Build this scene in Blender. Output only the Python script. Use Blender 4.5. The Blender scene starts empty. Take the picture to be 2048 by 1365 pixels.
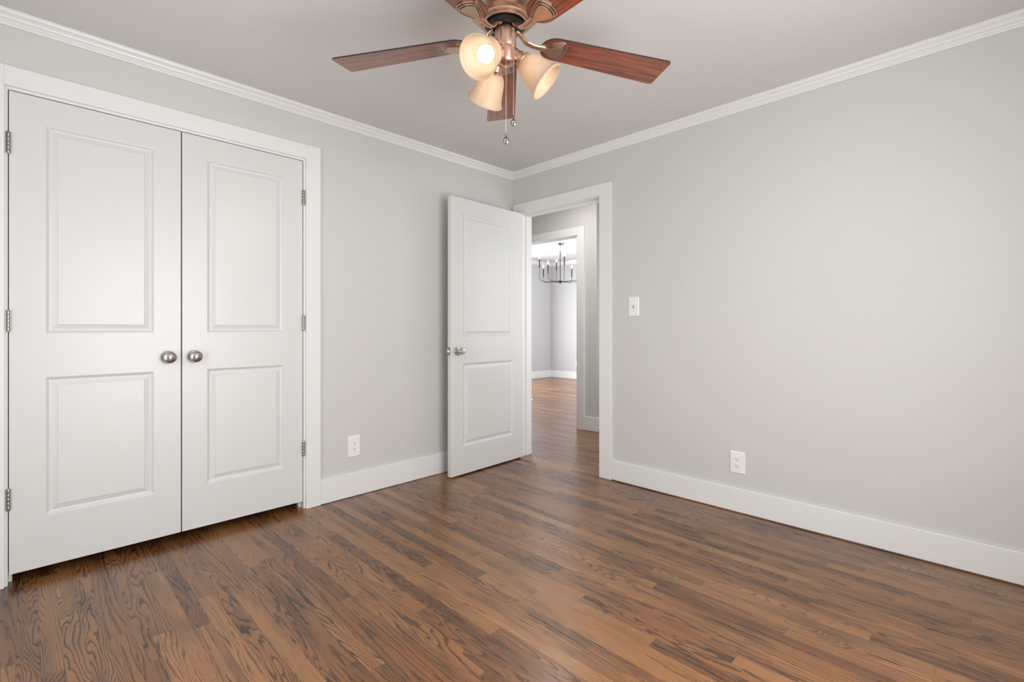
import bpy, bmesh, math, random
from mathutils import Vector, Matrix, Euler
R = math.radians
PI = math.pi
random.seed(7)
sc = bpy.context.scene
COL = sc.collection

# ------------------------------------------------------------------ camera, world, light, exposure
cam_d = bpy.data.cameras.new('camera')
cam = bpy.data.objects.new('camera', cam_d)
COL.objects.link(cam)
cam.location = (2.9697, -2.9969, 1.0991)
cam.rotation_euler = (R(90), 0, R(44.855))
cam_d.sensor_width = 36.0
cam_d.lens = 17.0
cam_d.shift_y = -0.0126
cam_d.clip_start = 0.05
sc.camera = cam

sc.view_settings.view_transform = 'Standard'
sc.view_settings.look = 'None'
sc.view_settings.gamma = 1
sc.view_settings.use_curve_mapping = False
sc.view_settings.exposure = 0.0

world = bpy.data.worlds.new('overcast_sky')
sc.world = world
world.use_nodes = True
world.node_tree.nodes['Background'].inputs[0].default_value = (0.85, 0.92, 1.0, 1)
world.node_tree.nodes['Background'].inputs[1].default_value = 1.0

sc.cycles.max_bounces = 12
sc.cycles.diffuse_bounces = 8
sc.cycles.glossy_bounces = 4
sc.cycles.sample_clamp_indirect = 6.0
sc.cycles.caustics_reflective = False
sc.cycles.caustics_refractive = False


def area_light(name, loc, rot, w, h, power, color=(1, 1, 1)):
    l = bpy.data.lights.new(name, 'AREA')
    l.shape = 'RECTANGLE'
    l.size = w
    l.size_y = h
    l.energy = power
    l.color = color
    o = bpy.data.objects.new(name, l)
    o.location = loc
    o.rotation_euler = rot
    COL.objects.link(o)
    return o


# daylight from bedroom windows behind the camera and one dining window, plus added fills
area_light('daylight_window_1', (3.595, -2.00, 1.12), (R(90), 0, R(90)), 1.4, 1.75, 62, (1.0, 1.0, 0.99))
area_light('ground_bounce_fill', (3.590, -2.00, 0.75), (R(142), 0, R(90)), 1.4, 0.7, 5, (1.0, 1.0, 0.99))  # added uplight standing in for ground-reflected daylight, brightens the ceiling
area_light('daylight_window_2', (1.60, -3.755, 1.12), (R(90), 0, 0), 1.0, 1.75, 15, (1.0, 1.0, 0.99))
area_light('daylight_window_3', (-0.13, 3.4, 1.40), (R(90), 0, R(90)), 1.9, 1.4, 95, (0.93, 0.96, 1.0))
area_light('hall_end_fill', (1.39, 0.70, 1.40), (R(90), 0, R(90)), 0.9, 1.3, 13, (0.99, 0.99, 1.0))  # unseen light added at the hall end to brighten the hall wall
area_light('floor_glare_fill', (-4.07, 3.20, 1.15), (R(90), 0, R(-90)), 1.7, 1.9, 125, (0.95, 0.97, 1.0))  # unseen light added so its glare streaks the floor towards the doorway
area_light('hall_top_fill', (-0.1, 0.62, 2.54), (0, 0, 0), 0.25, 0.25, 10, (1.0, 0.96, 0.90))  # unseen light added under the hall ceiling to brighten hall and floor

# ------------------------------------------------------------------ node helpers
def new_mat(name):
    m = bpy.data.materials.new(name)
    m.use_nodes = True
    nt = m.node_tree
    b = nt.nodes['Principled BSDF']
    return m, nt, b


def node(nt, typ, **kw):
    n = nt.nodes.new(typ)
    for k, v in kw.items():
        setattr(n, k, v)
    return n


def lk(nt, a, b):
    nt.links.new(a, b)


def mth(nt, op, a, b=None, c=None, clamp=False):
    n = nt.nodes.new('ShaderNodeMath')
    n.operation = op
    n.use_clamp = clamp
    for i, v in enumerate((a, b, c)):
        if v is None:
            continue
        if isinstance(v, (int, float)):
            n.inputs[i].default_value = v
        else:
            nt.links.new(v, n.inputs[i])
    return n.outputs[0]


def paint(name, color, rough=0.5, bump=0.03, scale=900, spec=0.5, mottle=0.02):
    m, nt, b = new_mat(name)
    tc = node(nt, 'ShaderNodeTexCoord')
    n1 = node(nt, 'ShaderNodeTexNoise')
    n1.inputs['Scale'].default_value = 2.3
    n1.inputs['Detail'].default_value = 3
    lk(nt, tc.outputs['Object'], n1.inputs['Vector'])
    mp = node(nt, 'ShaderNodeMapRange')
    mp.inputs['To Min'].default_value = 1 - mottle
    mp.inputs['To Max'].default_value = 1 + mottle
    lk(nt, n1.outputs['Fac'], mp.inputs['Value'])
    mx = node(nt, 'ShaderNodeVectorMath', operation='SCALE')
    mx.inputs[0].default_value = color
    lk(nt, mp.outputs[0], mx.inputs['Scale'])
    lk(nt, mx.outputs[0], b.inputs['Base Color'])
    b.inputs['Roughness'].default_value = rough
    b.inputs['Specular IOR Level'].default_value = spec
    if bump:
        n2 = node(nt, 'ShaderNodeTexNoise')
        n2.inputs['Scale'].default_value = scale
        n2.inputs['Detail'].default_value = 2
        lk(nt, tc.outputs['Object'], n2.inputs['Vector'])
        bp = node(nt, 'ShaderNodeBump')
        bp.inputs['Strength'].default_value = bump
        bp.inputs['Distance'].default_value = 0.001
        lk(nt, n2.outputs['Fac'], bp.inputs['Height'])
        lk(nt, bp.outputs[0], b.inputs['Normal'])
    return m


def metal(name, color, rough=0.3, aniso=0.0, streak=0.12):
    m, nt, b = new_mat(name)
    b.inputs['Base Color'].default_value = (*color, 1)
    b.inputs['Metallic'].default_value = 1
    tc = node(nt, 'ShaderNodeTexCoord')
    n = node(nt, 'ShaderNodeTexNoise')
    n.inputs['Scale'].default_value = 180
    n.inputs['Detail'].default_value = 2
    lk(nt, tc.outputs['Object'], n.inputs['Vector'])
    r = mth(nt, 'MULTIPLY_ADD', n.outputs['Fac'], streak, rough - streak / 2)
    lk(nt, r, b.inputs['Roughness'])
    b.inputs['Anisotropic'].default_value = aniso
    if aniso:
        tg = node(nt, 'ShaderNodeTangent', direction_type='RADIAL', axis='Z')
        lk(nt, tg.outputs[0], b.inputs['Tangent'])
    return m


def plain(name, color, rough=0.5, metallic=0.0):
    m, nt, b = new_mat(name)
    b.inputs['Base Color'].default_value = (*color, 1)
    b.inputs['Roughness'].default_value = rough
    b.inputs['Metallic'].default_value = metallic
    return m


def emit(name, color, strength):
    m, nt, b = new_mat(name)
    b.inputs['Base Color'].default_value = (0.9, 0.9, 0.9, 1)
    b.inputs['Emission Color'].default_value = (*color, 1)
    b.inputs['Emission Strength'].default_value = strength
    return m


def oak_floor():
    m, nt, b = new_mat('stained_oak_strip_floor')
    tc = node(nt, 'ShaderNodeTexCoord')
    sp = node(nt, 'ShaderNodeSeparateXYZ')
    lk(nt, tc.outputs['Object'], sp.inputs[0])
    X, Y = sp.outputs[0], sp.outputs[1]
    W = 0.057
    v = mth(nt, 'DIVIDE', Y, W)
    row = mth(nt, 'FLOOR', v)
    wn = node(nt, 'ShaderNodeTexWhiteNoise', noise_dimensions='1D')
    lk(nt, row, wn.inputs['W'])
    rowr = wn.outputs['Value']
    L = mth(nt, 'MULTIPLY_ADD', rowr, 0.55, 0.75)
    u = mth(nt, 'ADD', X, mth(nt, 'MULTIPLY', rowr, 37.0))
    ul = mth(nt, 'DIVIDE', u, L)
    seg = mth(nt, 'FLOOR', ul)
    pid = mth(nt, 'ADD', mth(nt, 'MULTIPLY', row, 17.31), mth(nt, 'MULTIPLY', seg, 5.77))
    w2 = node(nt, 'ShaderNodeTexWhiteNoise', noise_dimensions='1D')
    lk(nt, pid, w2.inputs['W'])
    sr = node(nt, 'ShaderNodeSeparateColor')
    lk(nt, w2.outputs['Color'], sr.inputs[0])
    r1, r2, r3 = sr.outputs[0], sr.outputs[1], sr.outputs[2]
    fv = mth(nt, 'FRACT', v)
    fu = mth(nt, 'FRACT', ul)

    def vec(a, bb, c):
        cv = node(nt, 'ShaderNodeCombineXYZ')
        for i, q in enumerate((a, bb, c)):
            if isinstance(q, (int, float)):
                cv.inputs[i].default_value = q
            else:
                lk(nt, q, cv.inputs[i])
        return cv.outputs[0]
    # growth-ring field: contour lines of a noise stretched along the board
    su = mth(nt, 'MULTIPLY_ADD', r3, 1.5, 0.55)
    gx = mth(nt, 'MULTIPLY_ADD', X, su, mth(nt, 'MULTIPLY', r1, 91.0))
    gy = mth(nt, 'MULTIPLY_ADD', Y, 13.0, mth(nt, 'MULTIPLY', r2, 53.0))
    nz = node(nt, 'ShaderNodeTexNoise')
    nz.inputs['Scale'].default_value = 1.0
    nz.inputs['Detail'].default_value = 2.2
    nz.inputs['Roughness'].default_value = 0.42
    nz.inputs['Distortion'].default_value = 0.35
    lk(nt, vec(gx, gy, mth(nt, 'MULTIPLY', r3, 40.0)), nz.inputs['Vector'])
    # small wobble so the rings zigzag
    nw = node(nt, 'ShaderNodeTexNoise')
    nw.inputs['Scale'].default_value = 1.0
    nw.inputs['Detail'].default_value = 2.0
    lk(nt, vec(mth(nt, 'MULTIPLY', X, 28.0), mth(nt, 'MULTIPLY', Y, 90.0), pid), nw.inputs['Vector'])
    N = mth(nt, 'MULTIPLY_ADD', r1, 13.0, 9.0)
    straight = mth(nt, 'POWER', r2, 2.0)
    k = mth(nt, 'ADD', mth(nt, 'MULTIPLY', nz.outputs['Fac'], N),
            mth(nt, 'MULTIPLY', fv, mth(nt, 'MULTIPLY', straight, 13.0)))
    k = mth(nt, 'ADD', k, mth(nt, 'MULTIPLY', nw.outputs['Fac'], 0.55))
    fk = mth(nt, 'FRACT', k)
    # sharp dark latewood edge on one side, soft fade on the other
    ring = node(nt, 'ShaderNodeValToRGB')
    el = ring.color_ramp.elements
    el[0].position = 0.0
    el[0].color = (1, 1, 1, 1)
    el[1].position = 1.0
    el[1].color = (0.0, 0.0, 0.0, 1)
    for pos, val in ((0.12, 0.95), (0.28, 0.35), (0.46, 0.08), (0.90, 0.0), (0.96, 0.6)):
        e = el.new(pos)
        e.color = (val, val, val, 1)
    el[len(el) - 1].color = (1, 1, 1, 1)
    lk(nt, fk, ring.inputs[0])
    # fine open-pore streaks
    ns = node(nt, 'ShaderNodeTexNoise')
    ns.inputs['Scale'].default_value = 1.0
    ns.inputs['Detail'].default_value = 3.0
    ns.inputs['Roughness'].default_value = 0.65
    lk(nt, vec(mth(nt, 'MULTIPLY', X, 14.0), mth(nt, 'MULTIPLY', Y, 620.0), pid), ns.inputs['Vector'])
    streak = node(nt, 'ShaderNodeMapRange')
    streak.inputs['From Min'].default_value = 0.40
    streak.inputs['From Max'].default_value = 0.66
    lk(nt, ns.outputs['Fac'], streak.inputs['Value'])
    # blotchy stain uptake
    nb = node(nt, 'ShaderNodeTexNoise')
    nb.inputs['Scale'].default_value = 1.0
    nb.inputs['Detail'].default_value = 3.0
    lk(nt, vec(mth(nt, 'MULTIPLY', X, 2.6), mth(nt, 'MULTIPLY', Y, 9.0), mth(nt, 'MULTIPLY', r1, 9.0)), nb.inputs['Vector'])
    blot = node(nt, 'ShaderNodeMapRange')
    blot.inputs['From Min'].default_value = 0.50
    blot.inputs['From Max'].default_value = 0.72
    lk(nt, nb.outputs['Fac'], blot.inputs['Value'])
    dark = mth(nt, 'MULTIPLY', ring.outputs['Color'], mth(nt, 'MULTIPLY_ADD', streak.outputs[0], 0.45, 0.62))
    dark = mth(nt, 'MULTIPLY', dark, mth(nt, 'MULTIPLY_ADD', r3, 0.25, 0.75))
    dark = mth(nt, 'ADD', dark, mth(nt, 'MULTIPLY', streak.outputs[0], 0.17))
    dark = mth(nt, 'ADD', dark, mth(nt, 'MULTIPLY', blot.outputs[0], 0.42), clamp=True)
    # board colour
    cr = node(nt, 'ShaderNodeValToRGB')
    e = cr.color_ramp.elements
    e[0].position = 0.0
    e[0].color = (0.155, 0.058, 0.019, 1)
    e[1].position = 1.0
    e[1].color = (0.390, 0.178, 0.060, 1)
    q = e.new(0.5)
    q.color = (0.260, 0.107, 0.034, 1)
    lk(nt, r2, cr.inputs[0])
    mx = node(nt, 'ShaderNodeMix', data_type='RGBA')
    lk(nt, dark, mx.inputs[0])
    lk(nt, cr.outputs[0], mx.inputs[6])
    mx.inputs[7].default_value = (0.022, 0.011, 0.007, 1)
    # board joints
    ev = mth(nt, 'MINIMUM', fv, mth(nt, 'SUBTRACT', 1.0, fv))
    gv = mth(nt, 'LESS_THAN', ev, 0.012)
    eu = mth(nt, 'MULTIPLY', mth(nt, 'MINIMUM', fu, mth(nt, 'SUBTRACT', 1.0, fu)), L)
    gu = mth(nt, 'LESS_THAN', eu, 0.0008)
    gap = mth(nt, 'MAXIMUM', gv, gu)
    mg = node(nt, 'ShaderNodeMix', data_type='RGBA')
    lk(nt, mth(nt, 'MULTIPLY', gap, 0.55), mg.inputs[0])
    lk(nt, mx.outputs[2], mg.inputs[6])
    mg.inputs[7].default_value = (0.03, 0.016, 0.01, 1)
    lk(nt, mg.outputs[2], b.inputs['Base Color'])
    rr = mth(nt, 'MULTIPLY_ADD', nb.outputs['Fac'], 0.10, 0.24)
    rr = mth(nt, 'ADD', rr, mth(nt, 'MULTIPLY', dark, 0.08))
    lk(nt, rr, b.inputs['Roughness'])
    b.inputs['Specular IOR Level'].default_value = 0.5
    b.inputs['Coat Weight'].default_value = 0.28
    b.inputs['Coat Roughness'].default_value = 0.22
    hgt = mth(nt, 'SUBTRACT', mth(nt, 'MULTIPLY', dark, -0.35), gap)
    nwv = node(nt, 'ShaderNodeTexNoise')
    nwv.inputs['Scale'].default_value = 1.0
    nwv.inputs['Detail'].default_value = 1.0
    lk(nt, vec(mth(nt, 'MULTIPLY', X, 3.0), mth(nt, 'MULTIPLY', Y, 11.0), 0.0), nwv.inputs['Vector'])
    hgt = mth(nt, 'ADD', hgt, mth(nt, 'MULTIPLY', nwv.outputs['Fac'], 3.0))
    bp = node(nt, 'ShaderNodeBump')
    bp.inputs['Strength'].default_value = 0.35
    bp.inputs['Distance'].default_value = 0.0006
    lk(nt, hgt, bp.inputs['Height'])
    lk(nt, bp.outputs[0], b.inputs['Normal'])
    return m


def blade_wood():
    m, nt, b = new_mat('cherry_blade_veneer')
    tc = node(nt, 'ShaderNodeTexCoord')
    mp = node(nt, 'ShaderNodeMapping')
    mp.inputs['Scale'].default_value = (5, 75, 5)
    lk(nt, tc.outputs['Object'], mp.inputs[0])
    n = node(nt, 'ShaderNodeTexNoise')
    n.inputs['Scale'].default_value = 1
    n.inputs['Detail'].default_value = 5
    n.inputs['Distortion'].default_value = 0.8
    lk(nt, mp.outputs[0], n.inputs['Vector'])
    cr = node(nt, 'ShaderNodeValToRGB')
    e = cr.color_ramp.elements
    e[0].position = 0.36
    e[0].color = (0.10, 0.022, 0.010, 1)
    e[1].position = 0.62
    e[1].color = (0.27, 0.062, 0.026, 1)
    lk(nt, n.outputs['Fac'], cr.inputs[0])
    lk(nt, cr.outputs[0], b.inputs['Base Color'])
    b.inputs['Roughness'].default_value = 0.32
    b.inputs['Coat Weight'].default_value = 0.8
    b.inputs['Coat Roughness'].default_value = 0.16
    return m


def shade_glass():
    m, nt, b = new_mat('cream_frosted_glass')
    out = nt.nodes['Material Output']
    tc = node(nt, 'ShaderNodeTexCoord')
    n = node(nt, 'ShaderNodeTexNoise')
    n.inputs['Scale'].default_value = 60
    lk(nt, tc.outputs['Object'], n.inputs['Vector'])
    cr = node(nt, 'ShaderNodeValToRGB')
    e = cr.color_ramp.elements
    e[0].color = (0.74, 0.59, 0.43, 1)
    e[1].color = (0.80, 0.65, 0.49, 1)
    lk(nt, n.outputs['Fac'], cr.inputs[0])
    tr = node(nt, 'ShaderNodeBsdfTranslucent')
    lk(nt, cr.outputs[0], tr.inputs[0])
    lk(nt, cr.outputs[0], b.inputs['Base Color'])
    b.inputs['Roughness'].default_value = 0.35
    mx = node(nt, 'ShaderNodeMixShader')
    mx.inputs[0].default_value = 0.42
    lk(nt, b.outputs[0], mx.inputs[1])
    lk(nt, tr.outputs[0], mx.inputs[2])
    lk(nt, mx.outputs[0], out.inputs[0])
    return m


M_WALL = paint('greige_wall_paint', (0.594, 0.591, 0.574), rough=0.55, bump=0.05, scale=500)
M_CEIL = paint('ceiling_paint', (0.660, 0.648, 0.636), rough=0.8, bump=0.05, scale=400)
M_TRIM = paint('white_semigloss_trim', (0.760, 0.767, 0.760), rough=0.30, bump=0.02, scale=300, mottle=0.008)
M_DOOR = paint('white_semigloss_door', (0.655, 0.662, 0.655), rough=0.33, bump=0.04, scale=250, mottle=0.01)
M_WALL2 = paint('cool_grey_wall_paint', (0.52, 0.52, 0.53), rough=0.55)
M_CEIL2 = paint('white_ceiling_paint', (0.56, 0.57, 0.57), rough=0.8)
M_FLOOR = oak_floor()
M_NICKEL = metal('brushed_nickel', (0.60, 0.57, 0.53), 0.24)
M_KNOB = metal('spun_nickel', (0.48, 0.465, 0.43), 0.27, aniso=0.75, streak=0.05)
M_HINGE = metal('satin_nickel_hinge', (0.36, 0.345, 0.32), 0.36)
M_COPPER = metal('brushed_copper_bronze', (0.60, 0.41, 0.32), 0.34)
M_BLADE = blade_wood()
M_BEDGE = plain('dark_blade_edge', (0.02, 0.012, 0.01), 0.5)
M_SHADE = shade_glass()
M_BULB = emit('lit_bulb', (1.0, 0.95, 0.90), 3.6)
M_BULB2 = emit('lit_candle_bulb', (1.0, 0.97, 0.92), 30.0)
M_PLATE = plain('white_plastic', (0.82, 0.82, 0.80), 0.3)
M_SLOT = plain('dark_slot', (0.02, 0.02, 0.02), 0.6)
M_CHAIN = metal('bead_chain_nickel', (0.85, 0.80, 0.78), 0.2)
M_PEND = metal('pewter_pendant', (0.22, 0.20, 0.18), 0.35)
M_IRON = plain('dark_bronze', (0.035, 0.032, 0.032), 0.45, 0.6)
M_DARK = paint('closet_interior_paint', (0.25, 0.24, 0.23), rough=0.8)


# ------------------------------------------------------------------ mesh helpers
def mk(name, bm, mat, parent=None, smooth=False, kind=None, loc=None, rot=None, bevel=0.0, seg=2, angle=30):
    me = bpy.data.meshes.new(name)
    bmesh.ops.recalc_face_normals(bm, faces=bm.faces)
    if smooth:
        for f in bm.faces:
            f.smooth = True
    bm.to_mesh(me)
    bm.free()
    mats = mat if isinstance(mat, (list, tuple)) else [mat]
    for q in mats:
        me.materials.append(q)
    o = bpy.data.objects.new(name, me)
    COL.objects.link(o)
    if parent is not None:
        o.parent = parent
    if kind:
        o['kind'] = kind
    if loc:
        o.location = loc
    if rot:
        o.rotation_euler = rot
    if bevel:
        b = o.modifiers.new('bevel', 'BEVEL')
        b.width = bevel
        b.segments = seg
        b.limit_method = 'ANGLE'
        b.angle_limit = R(angle)
        b.harden_normals = False
    if smooth:
        try:
            me.set_sharp_from_angle(angle=R(38))
        except Exception:
            pass
    return o


def box(bm, x0, x1, y0, y1, z0, z1, mi=0):
    vs = [bm.verts.new(p) for p in ((x0, y0, z0), (x1, y0, z0), (x1, y1, z0), (x0, y1, z0),
                                    (x0, y0, z1), (x1, y0, z1), (x1, y1, z1), (x0, y1, z1))]
    for f in ((0, 3, 2, 1), (4, 5, 6, 7), (0, 1, 5, 4), (1, 2, 6, 5), (2, 3, 7, 6), (3, 0, 4, 7)):
        q = bm.faces.new([vs[i] for i in f])
        q.material_index = mi
    return vs


def boxes(*bs):
    bm = bmesh.new()
    for b in bs:
        box(bm, *b)
    return bm


def lathe(bm, prof, seg=48, mtx=None, mi=0, cap0=True, cap1=True):
    """prof: list of (r, z)."""
    rings = []
    mtx = mtx or Matrix.Identity(4)
    for r, z in prof:
        if r < 1e-6:
            rings.append([bm.verts.new(mtx @ Vector((0, 0, z)))])
        else:
            rings.append([bm.verts.new(mtx @ Vector((r * math.cos(2 * PI * i / seg), r * math.sin(2 * PI * i / seg), z))) for i in range(seg)])
    for a, b in zip(rings, rings[1:]):
        for i in range(seg):
            j = (i + 1) % seg
            if len(a) == 1 and len(b) == 1:
                continue
            if len(a) == 1:
                f = bm.faces.new((a[0], b[i], b[j]))
            elif len(b) == 1:
                f = bm.faces.new((a[i], a[j], b[0]))
            else:
                f = bm.faces.new((a[i], a[j], b[j], b[i]))
            f.material_index = mi
    if cap0 and len(rings[0]) > 1:
        bm.faces.new(rings[0]).material_index = mi
    if cap1 and len(rings[-1]) > 1:
        bm.faces.new(rings[-1]).material_index = mi
    return bm


def tube(bm, pts, r, seg=12, rs=None, sx=1.0, caps=True, up=None):
    """sweep an ellipse (r*sx by r) along pts."""
    pts = [Vector(p) for p in pts]
    rings = []
    n = len(pts)
    upv = Vector(up) if up else None
    prev = None
    for i, p in enumerate(pts):
        t = (pts[min(i + 1, n - 1)] - pts[max(i - 1, 0)]).normalized()
        if prev is None:
            ref = upv or (Vector((0, 0, 1)) if abs(t.z) < 0.9 else Vector((1, 0, 0)))
            a = t.cross(ref).normalized()
        else:
            a = (prev - t * prev.dot(t)).normalized()
        prev = a
        b = t.cross(a).normalized()
        rr = rs[i] if rs else r
        rings.append([bm.verts.new(p + a * rr * sx * math.cos(2 * PI * k / seg) + b * rr * math.sin(2 * PI * k / seg)) for k in range(seg)])
    for a, b in zip(rings, rings[1:]):
        for k in range(seg):
            j = (k + 1) % seg
            bm.faces.new((a[k], a[j], b[j], b[k]))
    if caps:
        bm.faces.new(rings[0])
        bm.faces.new(rings[-1])
    return bm


def prism(bm, outline, z0, z1, mtx=None, mi=0):
    mtx = mtx or Matrix.Identity(4)
    a = [bm.verts.new(mtx @ Vector((x, y, z0))) for x, y in outline]
    b = [bm.verts.new(mtx @ Vector((x, y, z1))) for x, y in outline]
    bm.faces.new(a).material_index = mi
    bm.faces.new(b).material_index = mi
    for i in range(len(a)):
        j = (i + 1) % len(a)
        bm.faces.new((a[i], a[j], b[j], b[i])).material_index = mi


def profile_run(bm, prof, p0, p1, m0, m1, inward):
    """sweep an (out, z) profile from p0 to p1 (xy); mitred: ends slide by m*out along the run. inward = xy unit vector off the wall"""
    p0, p1, n = Vector(p0), Vector(p1), Vector(inward)
    t = (p1 - p0).normalized()
    A, B = [], []
    for o, z in prof:
        a = p0 + n * o + t * (m0 * o)
        b = p1 + n * o - t * (m1 * o)
        A.append(bm.verts.new((a.x, a.y, z)))
        B.append(bm.verts.new((b.x, b.y, z)))
    for i in range(len(A) - 1):
        bm.faces.new((A[i], A[i + 1], B[i + 1], B[i]))
    bm.faces.new(A)
    bm.faces.new(B)


def thing(name, label, cat, loc=(0, 0, 0), rot=(0, 0, 0), group=None):
    o = bpy.data.objects.new(name, None)
    o.empty_display_size = 0.05
    o.location = loc
    o.rotation_euler = rot
    o['label'] = label
    o['category'] = cat
    if group:
        o['group'] = group
    COL.objects.link(o)
    return o


# ------------------------------------------------------------------ the room shell
H = 2.44      # bedroom ceiling
H2 = 2.56     # hall and dining room ceiling
X1 = 3.60     # bedroom east wall face
Y0 = -3.75    # bedroom south wall face
CL, CR, CT = -3.0515, -1.8080, 2.117      # closet opening
EL, ER, ET = 0.110, 0.907, 2.069        # entry opening
T = 0.120

bm = bmesh.new()
box(bm, -4.2, 3.75, -3.9, 5.5, -0.12, 0.0)
mk('floor', bm, M_FLOOR, kind='structure')

bm = bmesh.new()
box(bm, -0.12, X1 + 0.12, Y0 - 0.12, 0.12, H, H + 0.12)
mk('ceiling', bm, M_CEIL, kind='structure')
bm = bmesh.new()
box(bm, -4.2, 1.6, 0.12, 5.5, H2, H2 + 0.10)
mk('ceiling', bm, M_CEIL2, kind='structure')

# left wall (x = 0) with the closet opening
mk('wall_left', boxes((-T, 0, CR + .016, 0.0, 0, H), (-T, 0, Y0, CL - .016, 0, H), (-T, 0, CL - .016, CR + .016, CT + .018, H)), M_WALL, kind='structure')
# right wall (y = 0) with the doorway
mk('wall_right', boxes((0.0, EL - 0.018, 0, T, 0, H2), (ER + 0.018, X1, 0, T, 0, H2), (EL - 0.018, ER + 0.018, 0, T, ET + 0.018, H2),
                       (-4.1, 0.0, 0.0, T, 0, H2)), M_WALL, kind='structure')
# the two walls behind the camera, each with a window
mk('wall_back', boxes((X1, X1 + T, Y0 - T, -2.75, 0, H), (X1, X1 + T, -1.25, T, 0, H),
                      (X1, X1 + T, -2.75, -1.25, 0, 0.22), (X1, X1 + T, -2.75, -1.25, 2.05, H)), M_WALL, kind='structure')
mk('wall_front', boxes((-T, 0.70, Y0 - T, Y0, 0, H), (2.20, X1, Y0 - T, Y0, 0, H),
                       (0.70, 2.20, Y0 - T, Y0, 0, 0.22), (0.70, 2.20, Y0 - T, Y0, 2.05, H)), M_WALL, kind='structure')


def window_unit(n, axis, c, a0, a1, z0, z1):
    """white casing and sash around a window opening, off camera"""
    def bx(u0, u1, w0, w1, q0, q1):
        return (w0, w1, u0, u1, q0, q1) if axis == 'x' else (u0, u1, w0, w1, q0, q1)
    s = c
    if axis == 'x':
        f0, f1, g0, g1 = s - 0.018, s - 0.0005, s + 0.03, s + 0.06
    else:
        f0, f1, g0, g1 = s + 0.0005, s + 0.018, s - 0.06, s - 0.03
    w = 0.09
    fr = boxes(bx(a0 - w, a0, f0, f1, z0 - w, z1 + w), bx(a1, a1 + w, f0, f1, z0 - w, z1 + w),
               bx(a0, a1, f0, f1, z1, z1 + w), bx(a0, a1, f0, f1, z0 - w, z0),
               bx(a0, a0 + .05, g0, g1, z0, z1), bx(a1 - .05, a1, g0, g1, z0, z1),
               bx(a0 + .05, a1 - .05, g0, g1, z1 - .05, z1), bx(a0 + .05, a1 - .05, g0, g1, z0, z0 + .05),
               bx(a0 + .05, a1 - .05, g0, g1, (z0 + z1) / 2 - .02, (z0 + z1) / 2 + .02))
    return mk('window_%d' % n, fr, M_TRIM, kind='structure')


window_unit(1, 'x', X1, -2.75, -1.25, 0.22, 2.05)
window_unit(2, 'y', Y0, 0.70, 2.20, 0.22, 2.05)

# closet interior
mk('wall_closet', boxes((-0.75, -0.70, -3.20, -1.65, 0, 2.44), (-0.70, -T, -3.20, -3.15, 0, 2.44),
                        (-0.70, -T, -1.70, -1.65, 0, 2.44), (-0.70, -T, -3.15, -1.70, 2.40, 2.44)), M_DARK, kind='structure')

# hall and dining room
YH = 1.257
OL, OR_, OT = -1.50, -0.246, 2.114
mk('wall_hall', boxes((OR_ - 0.018, 0.0, YH, YH + T, 0, H2), (-4.1, OL, YH, YH + T, 0, H2), (OL, OR_ - 0.018, YH, YH + T, OT + .018, H2)), M_WALL, kind='structure')
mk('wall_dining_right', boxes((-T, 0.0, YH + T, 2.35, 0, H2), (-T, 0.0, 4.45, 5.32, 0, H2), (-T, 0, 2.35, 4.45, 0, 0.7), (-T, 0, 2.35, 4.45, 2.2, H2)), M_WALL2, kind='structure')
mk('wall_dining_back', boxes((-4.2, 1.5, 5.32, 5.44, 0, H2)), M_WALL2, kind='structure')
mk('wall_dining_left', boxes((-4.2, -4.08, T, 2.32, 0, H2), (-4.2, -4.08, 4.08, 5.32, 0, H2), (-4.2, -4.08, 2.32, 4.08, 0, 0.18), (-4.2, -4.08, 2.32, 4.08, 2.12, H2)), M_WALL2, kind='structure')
mk('wall_hall_end', boxes((1.40, 1.52, 1.16, 5.32, 0, H2), (1.40, 1.52, T, 0.24, 0, H2), (1.40, 1.52, 0.24, 1.16, 0, 0.72), (1.40, 1.52, 0.24, 1.16, 2.08, H2)), M_WALL, kind='structure')

# ------------------------------------------------------------------ crown moulding
crown = [(0.0, 2.385), (0.006, 2.385), (0.009, 2.390), (0.009, 2.394), (0.013, 2.396), (0.017, 2.402), (0.024, 2.407),
         (0.027, 2.407), (0.029, 2.413), (0.035, 2.419), (0.043, 2.424), (0.046, 2.424), (0.048, 2.430), (0.048, 2.4399), (0.0, 2.4399)]
bm = bmesh.new()
profile_run(bm, crown, (0.0005, Y0 + .001), (0.0005, -0.0005), 1, 1, (1, 0))
mk('trim_1', bm, M_TRIM, kind='structure')
bm = bmesh.new()
profile_run(bm, crown, (0.0005, -0.0005), (X1 - .001, -0.0005), 1, 1, (0, -1))
mk('trim_2', bm, M_TRIM, kind='structure')
crown2 = [(o, z + (H2 - H)) for o, z in [(0.0, 2.360), (0.008, 2.360), (0.012, 2.368), (0.022, 2.375), (0.040, 2.395), (0.055, 2.410), (0.060, 2.420), (0.060, 2.4399), (0, 2.4399)]]
bm = bmesh.new()
profile_run(bm, crown2, (-4.0795, T), (-4.0795, 5.3195), 1, 1, (1, 0))
mk('trim_3', bm, M_TRIM, kind='structure')
bm = bmesh.new()
profile_run(bm, crown2, (-4.0795, 5.3195), (-T, 5.3195), 1, 1, (0, -1))
mk('trim_4', bm, M_TRIM, kind='structure')


# ------------------------------------------------------------------ baseboards
def bb(name, b):
    mk(name, boxes(b), M_TRIM, kind='structure', bevel=0.004, seg=3)


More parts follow.
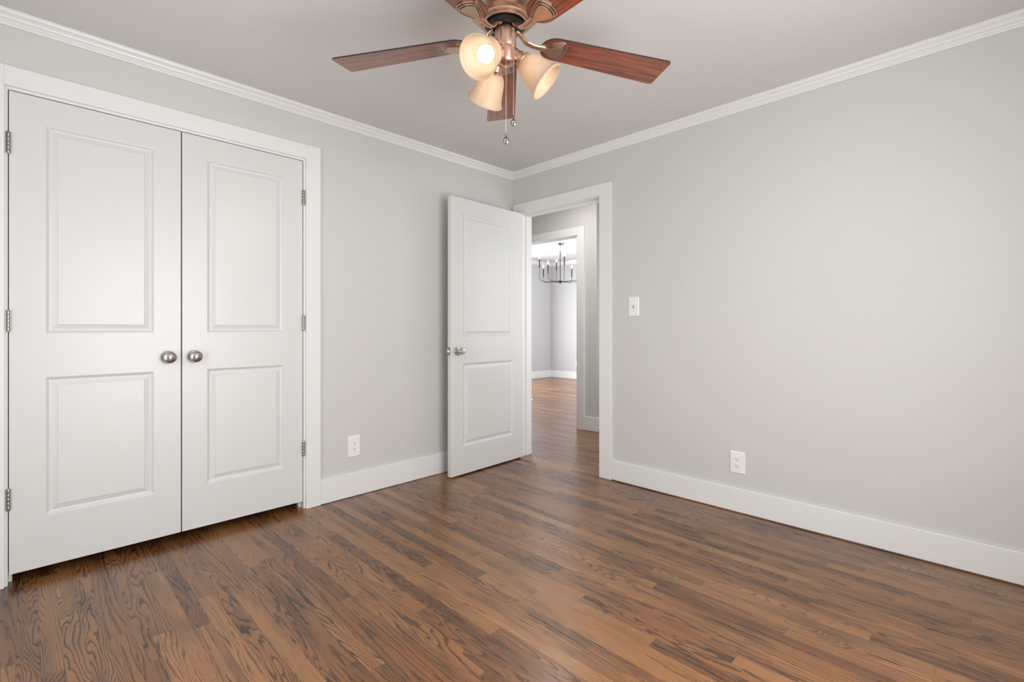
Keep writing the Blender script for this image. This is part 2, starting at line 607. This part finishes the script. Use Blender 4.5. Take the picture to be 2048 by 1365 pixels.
BH = 0.150
bb('baseboard_left', (0.0004, 0.015, -1.7095, -0.015, 0.002, BH + .008))
bb('baseboard_right', (1.0145, X1, -0.015, -0.0004, 0.0055, BH - .004))
bb('baseboard_hall', (-0.151, 0.0150, YH - 0.015, YH - .0004, 0.002, BH))
bb('baseboard_hall_return', (0.0004, 0.0150, YH + .001, 5.3, 0.002, BH))
bb('baseboard_dining_back', (-4.065, -T, 5.305, 5.3196, 0.002, BH + .005))
bb('baseboard_dining_left', (-4.0796, -4.065, T, 5.3196, 0.002, BH + .005))


# ------------------------------------------------------------------ closet frame and casing
def casing(n, bs):
    return mk('trim_%d' % n, boxes(*bs), M_TRIM, kind='structure', bevel=0.0015)


casing(5, [(0.0004, 0.019, CR + .010, -1.710, 0.001, 2.212)])
casing(6, [(0.0004, 0.019, -3.160, CL - .010, 0.001, 2.212)])
casing(7, [(0.0004, 0.019, CL - .010, CR + .010, CT + .011, 2.212)])
# closet jambs
mk('trim_8', boxes((-T, 0.0003, CR, CR + .016, 0.001, CT), (-T, 0.0003, CL - .016, CL, 0.001, CT), (-T, 0.0003, CL - .016, CR + .016, CT, CT + .018),
                   ), M_TRIM, kind='structure')
# stops behind the closet doors
mk('trim_9', boxes((-0.075, -0.0465, CL + .002, CR - .002, CT - .013, CT), (-0.075, -0.0465, CR - .012, CR - 0.001, 0.001, CT - .013), (-0.075, -0.0465, CL + .001, CL + .012, 0.001, CT - .013)), M_TRIM, kind='structure')

# entry doorway casing, jambs, stops
casing(10, [(0.012, EL - .005, -0.019, -0.0004, 0.001, 2.162)])
casing(11, [(ER + .005, 1.014, -0.019, -0.0004, 0.001, 2.162)])
casing(12, [(EL - .005, ER + .005, -0.019, -0.0004, ET + .005, 2.162)])
mk('trim_13', boxes((EL - 0.018, EL, -0.0003, T + .0003, 0.001, ET), (ER, ER + 0.018, -.0003, T + .0003, 0.001, ET), (EL - 0.018, ER + .018, -.0003, T + .0003, ET, ET + .018)), M_TRIM, kind='structure')
mk('trim_14', boxes((EL, EL + .011, 0.042, 0.077, 0.001, ET), (ER - .011, ER, 0.042, 0.077, 0.001, ET), (EL + .011, ER - .011, 0.042, 0.077, ET - .011, ET)), M_TRIM, kind='structure', bevel=0.001)

# hall opening casing (hall side) and jambs
casing(15, [(OR_ + .004, -0.152, YH - .019, YH - .0004, 0.001, 2.203)])
casing(16, [(OL - .09, OL, YH - .019, YH - .0004, 0.001, 2.203)])
casing(17, [(OL, OR_ + .004, YH - .019, YH - .0004, OT, 2.203)])
mk('trim_18', boxes((OR_ - .018, OR_, YH - .0003, YH + T + .0003, 0.001, OT), (OL, OL + .018, YH - .0003, YH + T + .0003, 0.001, OT), (OL, OR_ - .018, YH - .0003, YH + T + .0003, OT, OT + .018)), M_TRIM, kind='structure')


# ------------------------------------------------------------------ moulded two-panel doors
def door_face(bm, w, h, px, pz, y, sgn):
    """one face of a leaf in the XZ plane at y; px = (x0, x1), pz = [(z0, z1), ...] panels; recess towards +sgn"""
    x0, x1 = px
    cuts = [0.0]
    for a, b in pz:
        cuts += [a, b]
    cuts.append(h)

    def quad(a, b, c, d):
        bm.faces.new([bm.verts.new(p) for p in (a, b, c, d)])
    quad((0, y, 0), (x0, y, 0), (x0, y, h), (0, y, h))
    quad((x1, y, 0), (w, y, 0), (w, y, h), (x1, y, h))
    for i in range(0, len(cuts), 2):
        quad((x0, y, cuts[i]), (x1, y, cuts[i]), (x1, y, cuts[i + 1]), (x0, y, cuts[i + 1]))
    prof = [(0, 0), (0.003, 0.0012), (0.008, 0.0062), (0.013, 0.0092), (0.017, 0.0098), (0.020, 0.0095), (0.038, 0.0042), (0.0395, 0.0020), (0.041, 0.0018)]
    for a, b in pz:
        prev = None
        for ins, dep in prof:
            yy = y + sgn * dep
            ring = [bm.verts.new(p) for p in ((x0 + ins, yy, a + ins), (x1 - ins, yy, a + ins), (x1 - ins, yy, b - ins), (x0 + ins, yy, b - ins))]
            if prev:
                for i in range(4):
                    j = (i + 1) % 4
                    bm.faces.new((prev[i], prev[j], ring[j], ring[i]))
            prev = ring
        bm.faces.new(prev)


def door_leaf(name, w, h, px, pz, t=0.035):
    """local: hinge edge at x=0, width +x, front face y=0 (facing -y), back at y=t"""
    bm = bmesh.new()
    door_face(bm, w, h, px, pz, 0, 1)
    door_face(bm, w, h, px, pz, t, -1)
    for q in (((0, 0, 0), (0, t, 0), (0, t, h), (0, 0, h)), ((w, 0, 0), (w, t, 0), (w, t, h), (w, 0, h)),
              ((0, 0, 0), (w, 0, 0), (w, t, 0), (0, t, 0)), ((0, 0, h), (w, 0, h), (w, t, h), (0, t, h))):
        bm.faces.new([bm.verts.new(p) for p in q])
    bmesh.ops.remove_doubles(bm, verts=bm.verts, dist=1e-5)
    return mk(name, bm, M_DOOR, kind='structure', bevel=0.0012, seg=1, angle=60)


def knob_mesh(style='closet'):
    """axis +z away from the door"""
    bm = bmesh.new()
    if style == 'closet':
        lathe(bm, [(0.0, 0.0), (0.0325, 0.0), (0.0325, 0.004), (0.030, 0.008), (0.022, 0.010), (0.013, 0.012), (0.0115, 0.018), (0.0125, 0.026),
                   (0.020, 0.030), (0.0270, 0.034), (0.0292, 0.040), (0.0292, 0.045), (0.0280, 0.0490), (0.0268, 0.0505), (0.0262, 0.0500), (0.0255, 0.0505), (0.018, 0.0545), (0.008, 0.0572), (0.0, 0.0580)], 48)
    else:
        lathe(bm, [(0.0, 0.0), (0.0325, 0.0), (0.0325, 0.004), (0.030, 0.008), (0.024, 0.010), (0.014, 0.012), (0.0115, 0.018), (0.0120, 0.028),
                   (0.0150, 0.032), (0.0225, 0.036), (0.0250, 0.042), (0.0252, 0.052), (0.0235, 0.060), (0.020, 0.064), (0.012, 0.0655), (0.0, 0.066)], 48)
    return bm


def hinge(parent, loc, rot=(0, 0, 0), name='hinge'):
    bm = bmesh.new()
    hh = 0.089
    for i in range(5):
        z0 = -hh / 2 + i * hh / 5 + 0.0004
        z1 = -hh / 2 + (i + 1) * hh / 5 - 0.0004
        lathe(bm, [(0.0058, z0), (0.0062, z0 + .001), (0.0062, z1 - .001), (0.0058, z1)], 16)
    lathe(bm, [(0.0, -hh / 2 - .004), (0.0035, -hh / 2 - .003), (0.0045, -hh / 2), (0.0045, hh / 2), (0.0035, hh / 2 + .003), (0, hh / 2 + .004)], 12)
    box(bm, -0.0078, -0.004, -0.0010, 0.0010, -hh / 2, hh / 2)
    box(bm, 0.004, 0.0078, -0.0010, 0.0010, -hh / 2, hh / 2)
    return mk(name, bm, M_HINGE, parent, smooth=True, loc=loc, rot=rot)


PZ = [(0.224, 0.836), (1.030, 1.950)]
LH = 2.067
# closet leaves: local x along +world y or -y; front faces +x world
z0c = 0.046
# left leaf, hinged at y = CL: local +x -> world +y, local -y -> world +x  => rotate +90 about z
d1 = door_leaf('door_1', 0.616, LH, (0.113, 0.504), PZ)
d1.location = (-0.003, -3.0485, z0c)
d1.rotation_euler = (0, 0, R(90))
d2 = door_leaf('door_2', 0.616, LH, (0.112, 0.506), PZ)
# right leaf: hinge at y = CR, local x measured from its free edge so the same rotation works
d2.location = (-0.003, -2.4275, z0c)
d2.rotation_euler = (0, 0, R(90))
# knobs (door local: front is -y)
for d, kx in ((d1, 0.616 - 0.054), (d2, 0.054)):
    k = mk('door_knob', knob_mesh('closet'), M_KNOB, d, smooth=True, loc=(kx, -0.0003, 0.905), rot=(R(90), 0, 0))
for z in (1.89, 1.130, 0.368):
    hinge(d1, (-0.0015, -0.0065, z - z0c))
    hinge(d2, (0.6178, -0.0065, z - z0c))

# entry door, standing open into the room
DW = 0.790
d3 = door_leaf('door_3', DW, 2.054, (0.120, 0.672), [(0.205, 0.823), (1.022, 1.942)])
HX, HY = 0.112, -0.034
d3.location = (HX, HY, 0.012)
# local +x runs from the hinge towards -world y; the face seen from the room is the local +y side
ang = math.atan2(-1.0, 0.040)
d3.rotation_euler = (0, 0, ang)
k3 = mk('door_knob', knob_mesh('entry'), M_NICKEL, d3, smooth=True, loc=(DW - 0.062, 0.0353, 0.918), rot=(R(-90), 0, 0))
k4 = mk('door_knob', knob_mesh('entry'), M_NICKEL, d3, smooth=True, loc=(DW - 0.062, -0.0003, 0.918), rot=(R(90), 0, 0))
bm = boxes((DW + .0002, DW + .0022, 0.0055, 0.0295, 0.918 - .0285, 0.918 + .0285))
mk('latch_plate', bm, M_HINGE, d3, bevel=0.0004)
bm = bmesh.new()
prism(bm, [(DW + .002, 0.011), (DW + .002, 0.024), (DW + .012, 0.013), (DW + .012, 0.011)], 0.918 - .008, 0.918 + .008)
mk('latch_bolt', bm, M_NICKEL, d3)
for z in (1.86, 1.08, 0.30):
    hinge(d3, (-0.006, -0.006, z))


# ------------------------------------------------------------------ wall plates
def rounded_rect(w, h, r, n=5):
    out = []
    for cx, cy, a0 in ((w / 2 - r, h / 2 - r, 0), (-w / 2 + r, h / 2 - r, 90), (-w / 2 + r, -h / 2 + r, 180), (w / 2 - r, -h / 2 + r, 270)):
        for i in range(n + 1):
            a = R(a0 + 90 * i / n)
            out.append((cx + r * math.cos(a), cy + r * math.sin(a)))
    return out


def plate_mesh(w, h):
    bm = bmesh.new()
    prev = None
    for ins, z in ((0, 0.0), (0, 0.0015), (0.0010, 0.0032), (0.0040, 0.0055), (0.0060, 0.0060)):
        ring = [bm.verts.new((x, y, z)) for x, y in rounded_rect(w - 2 * ins, h - 2 * ins, 0.004)]
        if prev:
            for i in range(len(ring)):
                j = (i + 1) % len(ring)
                bm.faces.new((prev[i], prev[j], ring[j], ring[i]))
        else:
            bm.faces.new(ring)
        prev = ring
    bm.faces.new(prev)
    return bm


def outlet(label, loc, rot, w=0.084, h=0.138):
    """local plate in XY, +z off the wall, +y up"""
    t = thing('electrical_outlet', label, 'outlet', loc, rot)
    mk('wall_plate', plate_mesh(w, h), M_PLATE, t)
    for s in (1, -1):
        bm = bmesh.new()
        out = []
        for i in range(32):
            a = 2 * PI * i / 32
            x, y = 0.0172 * math.cos(a), 0.0172 * math.sin(a)
            y = max(-0.0135, min(0.0135, y))
            out.append((x, y + s * 0.0195))
        prism(bm, out, 0.0056, 0.0078)
        rc = mk('receptacle', bm, M_PLATE, t, bevel=0.0006)
        bm = bmesh.new()
        cy = s * 0.0195
        box(bm, -0.0078, -0.0056, cy - 0.0015, cy + 0.0080, 0.0074, 0.0081)
        box(bm, 0.0056, 0.0078, cy - 0.0005, cy + 0.0070, 0.0074, 0.0081)
        lathe(bm, [(0.0, 0.0074), (0.0028, 0.0074), (0.0028, 0.0081), (0, 0.0081)], 14, Matrix.Translation((0, cy - 0.0078, 0)))
        mk('slot', bm, M_SLOT, rc)
    bm = bmesh.new()
    lathe(bm, [(0, 0.0055), (0.0030, 0.0055), (0.0030, 0.0068), (0.002, 0.0075), (0, 0.0076)], 14)
    mk('screw', bm, M_PLATE, t, smooth=True)
    return t


# local +z -> world +x for the left wall: rot (90, 0, 90)
outlet('white duplex outlet on the left wall between closet casing and open door', (0.0004, -1.480, 0.326), (R(90), 0, R(90)))
outlet('white duplex outlet low on the right wall above the long baseboard', (1.888, -0.0004, 0.297), (R(90), 0, 0), 0.088, 0.130)
outlet('small white outlet on the far dining room wall seen through the doorway', (-3.335, 5.3196, 0.337), (R(90), 0, 0), 0.078, 0.125)

sw = thing('light_switch', 'white toggle light switch on the right wall beside the doorway', 'switch', (1.190, -0.0004, 1.250), (R(90), 0, 0))
mk('wall_plate', plate_mesh(0.082, 0.136), M_PLATE, sw)
bm = bmesh.new()
prism(bm, rounded_rect(0.010, 0.024, 0.001), 0.0056, 0.0072)
mk('toggle_slot', bm, M_HINGE, sw)
bm = bmesh.new()
box(bm, -0.0038, 0.0038, -0.004, 0.004, 0.0, 0.013)
mk('toggle', bm, M_PLATE, sw, loc=(0, 0.001, 0.006), rot=(R(-25), 0, 0), bevel=0.001)
for s in (1, -1):
    bm = bmesh.new()
    lathe(bm, [(0, 0.0), (0.0030, 0.0), (0.0030, 0.0010), (0.002, 0.0016), (0, 0.0017)], 14)
    mk('screw', bm, M_PLATE, sw, smooth=True, loc=(0, s * 0.030, 0.0056))

# floor register just inside the dining room
fr = thing('floor_register', 'white metal floor register on the dining room boards, mostly hidden by the jamb', 'vent', (-2.07, 2.50, 0.0))
bm = bmesh.new()
box(bm, -0.03, 0.03, -0.35, 0.0, 0.0003, 0.006)
mk('grille', bm, M_PLATE, fr, bevel=0.0015)

# ------------------------------------------------------------------ ceiling fan
FX, FY, FZ = 1.752, -1.806, 2.118
fan = thing('ceiling_fan', 'copper ceiling fan with five cherry wood blades and three lit cream shades', 'ceiling fan', (FX, FY, H - 0.0002))


def fz(z):      # world z -> fan local
    return z - H


bm = bmesh.new()
lathe(bm, [(0.0, 0.0), (0.095, 0.0), (0.100, -0.010), (0.120, -0.022), (0.142, -0.040), (0.155, -0.075), (0.158, -0.120), (0.155, -0.165), (0.147, -0.195),
           (0.135, -0.218), (0.120, -0.238), (0.104, -0.253), (0.094, -0.261), (0.090, -0.262), (0.089, -0.268), (0.085, -0.271), (0.081, -0.269),
           (0.080, -0.274), (0.076, -0.277), (0.072, -0.275), (0.071, -0.262), (0.0, -0.262)], 72)
mk('motor_housing', bm, M_COPPER, fan, smooth=True)
bm = bmesh.new()
lathe(bm, [(0.0, -0.2625), (0.064, -0.2625), (0.066, -0.268), (0.066, -0.282), (0.060, -0.286), (0.030, -0.287), (0.027, -0.292), (0.0, -0.292)], 48)
mk('flywheel', bm, M_IRON, fan, smooth=True)
bm = bmesh.new()
lathe(bm, [(0.0, -0.290), (0.030, -0.290), (0.037, -0.294), (0.0385, -0.300), (0.0385, -0.352), (0.037, -0.357), (0.034, -0.359), (0.0345, -0.364),
           (0.0345, -0.400), (0.033, -0.406), (0.026, -0.412), (0.014, -0.416), (0.008, -0.420), (0.006, -0.426), (0.0, -0.428)], 48)
mk('switch_housing', bm, M_COPPER, fan, smooth=True)


def blade_outline():
    pts = []
    r0, r1, w0, w1 = 0.138, 0.662, 0.052, 0.068
    # root, rounded
    n = 10
    for i in range(n + 1):
        a = R(180 + 90 * i / n)
        pts.append((r0 + 0.055 + 0.055 * math.cos(a), -w0 + 0.050 + 0.050 * math.sin(a)))
    rc = 0.012
    for i in range(5):
        a = R(-90 + 90 * i / 4)
        pts.append((r1 - rc + rc * math.cos(a), -w1 + rc + rc * math.sin(a)))
    for i in range(5):
        a = R(90 * i / 4)
        pts.append((r1 - rc + rc * math.cos(a), w1 - rc + rc * math.sin(a)))
    for i in range(n + 1):
        a = R(90 + 90 * i / n)
        pts.append((r0 + 0.055 + 0.055 * math.cos(a), w0 - 0.050 + 0.050 * math.sin(a)))
    return pts


def spade(s, dx=0.0):
    """shield-shaped bracket plate outline, narrow neck at the hub side"""
    half = [(0.118, 0.0095), (0.134, 0.0100), (0.148, 0.0145), (0.160, 0.0225), (0.174, 0.0300), (0.190, 0.0360), (0.206, 0.0410), (0.216, 0.0430),
            (0.222, 0.0415), (0.228, 0.0330), (0.233, 0.0200), (0.236, 0.0)]
    c = 0.190
    pts = [((x - c) * s + c + dx, -y * s) for x, y in half] + [((x - c) * s + c + dx, y * s) for x, y in reversed(half[:-1])]
    return pts


def make_blade():
    t = 0.0055
    bm = bmesh.new()
    prism(bm, blade_outline(), 0, t)
    bl = mk('blade', bm, [M_BLADE, M_BEDGE], fan)
    bl.data.update()
    for p in bl.data.polygons:
        if abs(p.normal.z) < 0.5:
            p.material_index = 1
    bm = bmesh.new()
    prism(bm, spade(1.0), -0.0045, -0.0002)
    prism(bm, spade(0.90, 0.000), -0.0050, -0.0040, mi=1)  # dark ring: shade of the plate's step put in as colour
    prism(bm, spade(0.84, 0.000), -0.0072, -0.0045)
    prism(bm, spade(0.74, 0.000), -0.0077, -0.0070, mi=1)  # inner dark ring, step shade painted the same way
    prism(bm, spade(0.68, 0.000), -0.0098, -0.0072)
    tube(bm, [(0.042, 0, 0.034), (0.052, 0, 0.032), (0.062, 0, 0.024), (0.072, 0, 0.010), (0.084, 0, 0.000), (0.104, 0, -0.005), (0.128, 0, -0.0065), (0.150, 0, -0.0045)],
         0.0056, 12, sx=2.0, up=(0, 0, 1))
    br = mk('blade_bracket', bm, [M_COPPER, M_IRON], bl, bevel=0.0006)
    return bl


blade = make_blade()
for i, a in enumerate((65.5, 137.5, 209.5, 281.5, 353.5)):
    if i == 0:
        b = blade
    else:
        b = blade.copy()
        COL.objects.link(b)
        for ch in list(blade.children):
            c = ch.copy()
            COL.objects.link(c)
            c.parent = b
    b.parent = fan
    b.location = (0, 0, fz(FZ))
    b.rotation_euler = (Matrix.Rotation(R(a), 3, 'Z') @ Matrix.Rotation(R(-9), 3, 'X')).to_euler()

# light kit: elbow + fitter, shade, bulb
TILT = 43


def make_lamp(az, NR, TILT):
    ca, sa = math.cos(R(az)), math.sin(R(az))
    neck = Vector((NR * ca, NR * sa, fz(2.048)))
    axis = Vector((math.cos(R(TILT)) * ca, math.cos(R(TILT)) * sa, -math.sin(R(TILT))))
    q = Vector((0, 0, 1)).rotation_difference(axis)
    mt = Matrix.Translation(neck) @ q.to_matrix().to_4x4()
    bm = bmesh.new()
    p1 = neck - axis * 0.006
    tube(bm, [Vector((0.022 * ca, 0.022 * sa, fz(2.066))), Vector((0.036 * ca, 0.036 * sa, fz(2.066))), p1 - axis * 0.012, p1 - axis * 0.003],
         0.015, 20, rs=[0.0165, 0.0175, 0.0185, 0.0185])
    lathe(bm, [(0.0, -0.014), (0.0200, -0.014), (0.0215, -0.010), (0.0225, 0.000), (0.0235, 0.006), (0.0300, 0.0095), (0.0305, 0.014), (0.0290, 0.016), (0.0, 0.016)], 32, mt)
    # thumb screws of the fitter
    for k in range(3):
        d = Matrix.Rotation(R(120 * k + 60), 4, 'Z')
        lathe(bm, [(0, 0.028), (0.002, 0.028), (0.002, 0.034), (0.0042, 0.034), (0.0042, 0.038), (0, 0.038)], 10, mt @ d @ Matrix.Translation((0, 0, 0.011)) @ Matrix.Rotation(R(90), 4, 'Y'))
    arm = mk('lamp_arm', bm, M_COPPER, fan, smooth=True)
    outer = [(0.0275, 0.012), (0.0310, 0.018), (0.0385, 0.026), (0.0440, 0.036), (0.0480, 0.050), (0.0515, 0.066), (0.0550, 0.084), (0.0595, 0.102), (0.0640, 0.116),
             (0.0668, 0.120), (0.0690, 0.1225), (0.0690, 0.1260), (0.0668, 0.1275)]
    inner = [(r - 0.0032, z) for r, z in reversed(outer[:-3])]
    bm = bmesh.new()
    lathe(bm, outer + [(0.0640, 0.1265)] + inner + [outer[0]], 56, mt, cap0=False, cap1=False)
    bmesh.ops.remove_doubles(bm, verts=bm.verts, dist=1e-6)
    sh = mk('lamp_shade', bm, M_SHADE, arm, smooth=True)
    bm = bmesh.new()
    lathe(bm, [(0.0, 0.0165), (0.0125, 0.0165), (0.0130, 0.034), (0.0160, 0.040), (0.0220, 0.050), (0.0262, 0.062), (0.0270, 0.072), (0.0255, 0.082), (0.0200, 0.092), (0.0110, 0.0975), (0.0, 0.099)], 32, mt)
    mk('light_bulb', bm, M_BULB, arm, smooth=True)
    # the beam that leaves the open mouth of the shade
    sl = bpy.data.lights.new('lamp_beam', 'SPOT')
    sl.energy = 7.0
    sl.spot_size = R(150)
    sl.spot_blend = 0.8
    sl.shadow_soft_size = 0.03
    sl.color = (1.0, 0.95, 0.88)
    so = bpy.data.objects.new('lamp_beam', sl)
    COL.objects.link(so)
    so.parent = arm
    so.location = mt @ Vector((0, 0, 0.131))
    so.rotation_euler = (-axis).to_track_quat('Z', 'Y').to_euler()
    return arm


for az, nr, tilt in ((283, 0.064, 36), (42, 0.054, 43), (165, 0.068, 43)):
    make_lamp(az, nr, tilt)


# pull chains with engraved drop pendants
def pull_chain(pts, length_top):
    bm = bmesh.new()
    P = [Vector(p) for p in pts]
    segs = [(P[i + 1] - P[i]).length for i in range(len(P) - 1)]
    tot = sum(segs)
    step = 0.0046
    n = int(tot / step)
    for k in range(n + 1):
        d = k * step
        i = 0
        while i < len(segs) - 1 and d > segs[i]:
            d -= segs[i]
            i += 1
        p = P[i].lerp(P[i + 1], min(1, d / segs[i]))
        bmesh.ops.create_icosphere(bm, subdivisions=1, radius=0.0020, matrix=Matrix.Translation(p))
    tube(bm, P, 0.0005, 5)
    ch = mk('pull_chain', bm, M_CHAIN, fan, smooth=False)
    e = P[-1]
    bm = bmesh.new()
    lathe(bm, [(0, 0.004), (0.0018, 0.003), (0.0022, -0.003), (0.0012, -0.006), (0, -0.006)], 12, Matrix.Translation(e))
    # flattened tear drop facing the camera side
    rotm = Matrix.Translation(e + Vector((0, 0, -0.006))) @ Matrix.Rotation(R(44.855), 4, 'Z') @ Matrix.Scale(0.42, 4, (0, 1, 0))
    lathe(bm, [(0, 0), (0.0020, -0.001), (0.0042, -0.005), (0.0072, -0.011), (0.0098, -0.017), (0.0104, -0.021), (0.0092, -0.026), (0.0060, -0.0295), (0, -0.031)], 28, rotm)
    pd = mk('pendant', bm, M_PEND, ch, smooth=True)
    # raised rim and swirl on both faces of the drop
    bm = bmesh.new()
    for s in (-1, 1):
        fm = Matrix.Translation(e + Vector((0, 0, -0.026))) @ Matrix.Rotation(R(44.855), 4, 'Z')
        ring = []
        for i in range(21):
            a = R(-60 + 300 * i / 20)
            ring.append(fm @ Vector((0.0050 * math.cos(a), s * 0.0040, 0.0050 * math.sin(a))))
        tube(bm, ring, 0.0007, 6)
    mk('engraving', bm, M_CHAIN, ch)
    return ch


rgt = Vector((math.cos(R(44.855)), math.sin(R(44.855)), 0))
twd = Vector((math.sin(R(44.855)), -math.cos(R(44.855)), 0))   # towards the camera
a = rgt * 0.003 + twd * 0.037
pull_chain([(a.x, a.y, fz(2.040)), (a.x, a.y, fz(1.770))], 0)
b0 = rgt * 0.026 + twd * 0.029
b1 = rgt * 0.029 + twd * 0.034
pull_chain([(b0.x, b0.y, fz(2.136)), (b1.x, b1.y, fz(2.139)), (b1.x, b1.y, fz(1.833))], 0)

# ------------------------------------------------------------------ chandelier in the dining room
CXY = Vector((cam.location.x, cam.location.y)) + Vector((-math.sin(R(44.855)), math.cos(R(44.855)))) * 8.33 + Vector((rgt.x, rgt.y)) * 0.832
ch = thing('chandelier', 'dark bronze eight-arm candle chandelier lit in the dining room beyond the doorway', 'chandelier', (CXY.x, CXY.y, H2 - 0.0002))


def cz(z):
    return z - H2


bm = bmesh.new()
lathe(bm, [(0, 0), (0.064, 0), (0.066, -0.004), (0.064, -0.012), (0.050, -0.022), (0.030, -0.030), (0.014, -0.034), (0.008, -0.040), (0, -0.042)], 40)
mk('canopy', bm, metal('nickel_canopy', (0.28, 0.26, 0.24), 0.35), ch, smooth=True)
bm = bmesh.new()
for k in range(4):
    fl = k % 2
    zc = -0.050 - 0.024 * k
    pts = []
    for i in range(17):
        q = 2 * PI * i / 16
        u, w = 0.0085 * math.cos(q), 0.0165 * math.sin(q)
        pts.append((u if fl else 0, 0 if fl else u, zc + w))
    tube(bm, pts, 0.0018, 6, caps=False, up=(1, 0, 0) if not fl else (0, 1, 0))
mk('chain', bm, M_HINGE, ch)
bm = bmesh.new()
lathe(bm, [(0, cz(2.430)), (0.005, cz(2.428)), (0.0065, cz(2.42)), (0.0065, cz(1.93)), (0.012, cz(1.925)), (0.014, cz(1.915)), (0, cz(1.915))], 16)
mk('stem', bm, M_IRON, ch, smooth=True)
bm = bmesh.new()
lathe(bm, [(0, cz(1.916)), (0.030, cz(1.915)), (0.040, cz(1.910)), (0.040, cz(1.892)), (0.030, cz(1.884)), (0.014, cz(1.880)), (0.010, cz(1.872)), (0.006, cz(1.864)), (0, cz(1.860))], 28)
mk('hub', bm, M_IRON, ch, smooth=True)


def make_arm(tall):
    rad = 0.36
    zb = cz(1.900)
    top = cz(2.285) if tall else cz(2.160)
    sl = 0.152
    bend = 0.065
    pts = [(0.03, 0, zb), (rad - bend, 0, zb)]
    for i in range(1, 9):
        q = R(-90 + 90 * i / 8)
        pts.append((rad - bend + bend * math.cos(q), 0, zb + bend + bend * math.sin(q)))
    pts.append((rad, 0, top - sl))
    bm = bmesh.new()
    tube(bm, pts, 0.0042, 8)
    arm = mk('arm', bm, M_IRON, ch, smooth=True)
    bm = bmesh.new()
    lathe(bm, [(0, top - sl), (0.0095, top - sl), (0.0100, top - sl + .004), (0.0100, top - .004), (0.0095, top), (0, top)], 14, Matrix.Translation((rad, 0, 0)))
    mk('candle_sleeve', bm, M_IRON, arm, smooth=True)
    bm = bmesh.new()
    lathe(bm, [(0, top), (0.006, top), (0.0105, top + .010), (0.0135, top + .022), (0.0125, top + .034), (0.007, top + .048), (0.0015, top + .058), (0, top + .060)], 14, Matrix.Translation((rad, 0, 0)))
    mk('candle_bulb', bm, M_BULB2, arm, smooth=True)
    return arm


protos = {}
base_az = 44.855
for i in range(8):
    phi = 175 - 45 * i
    tall = (i % 2 == 0)
    if tall not in protos:
        arm = make_arm(tall)
        protos[tall] = arm
    else:
        src = protos[tall]
        arm = src.copy()
        COL.objects.link(arm)
        arm.parent = ch
        for c0 in list(src.children):
            c = c0.copy()
            COL.objects.link(c)
            c.parent = arm
    # phi measured from camera-right, positive towards the camera
    d = rgt * math.cos(R(phi)) + twd * math.sin(R(phi))
    arm.rotation_euler = (0, 0, math.atan2(d.y, d.x))
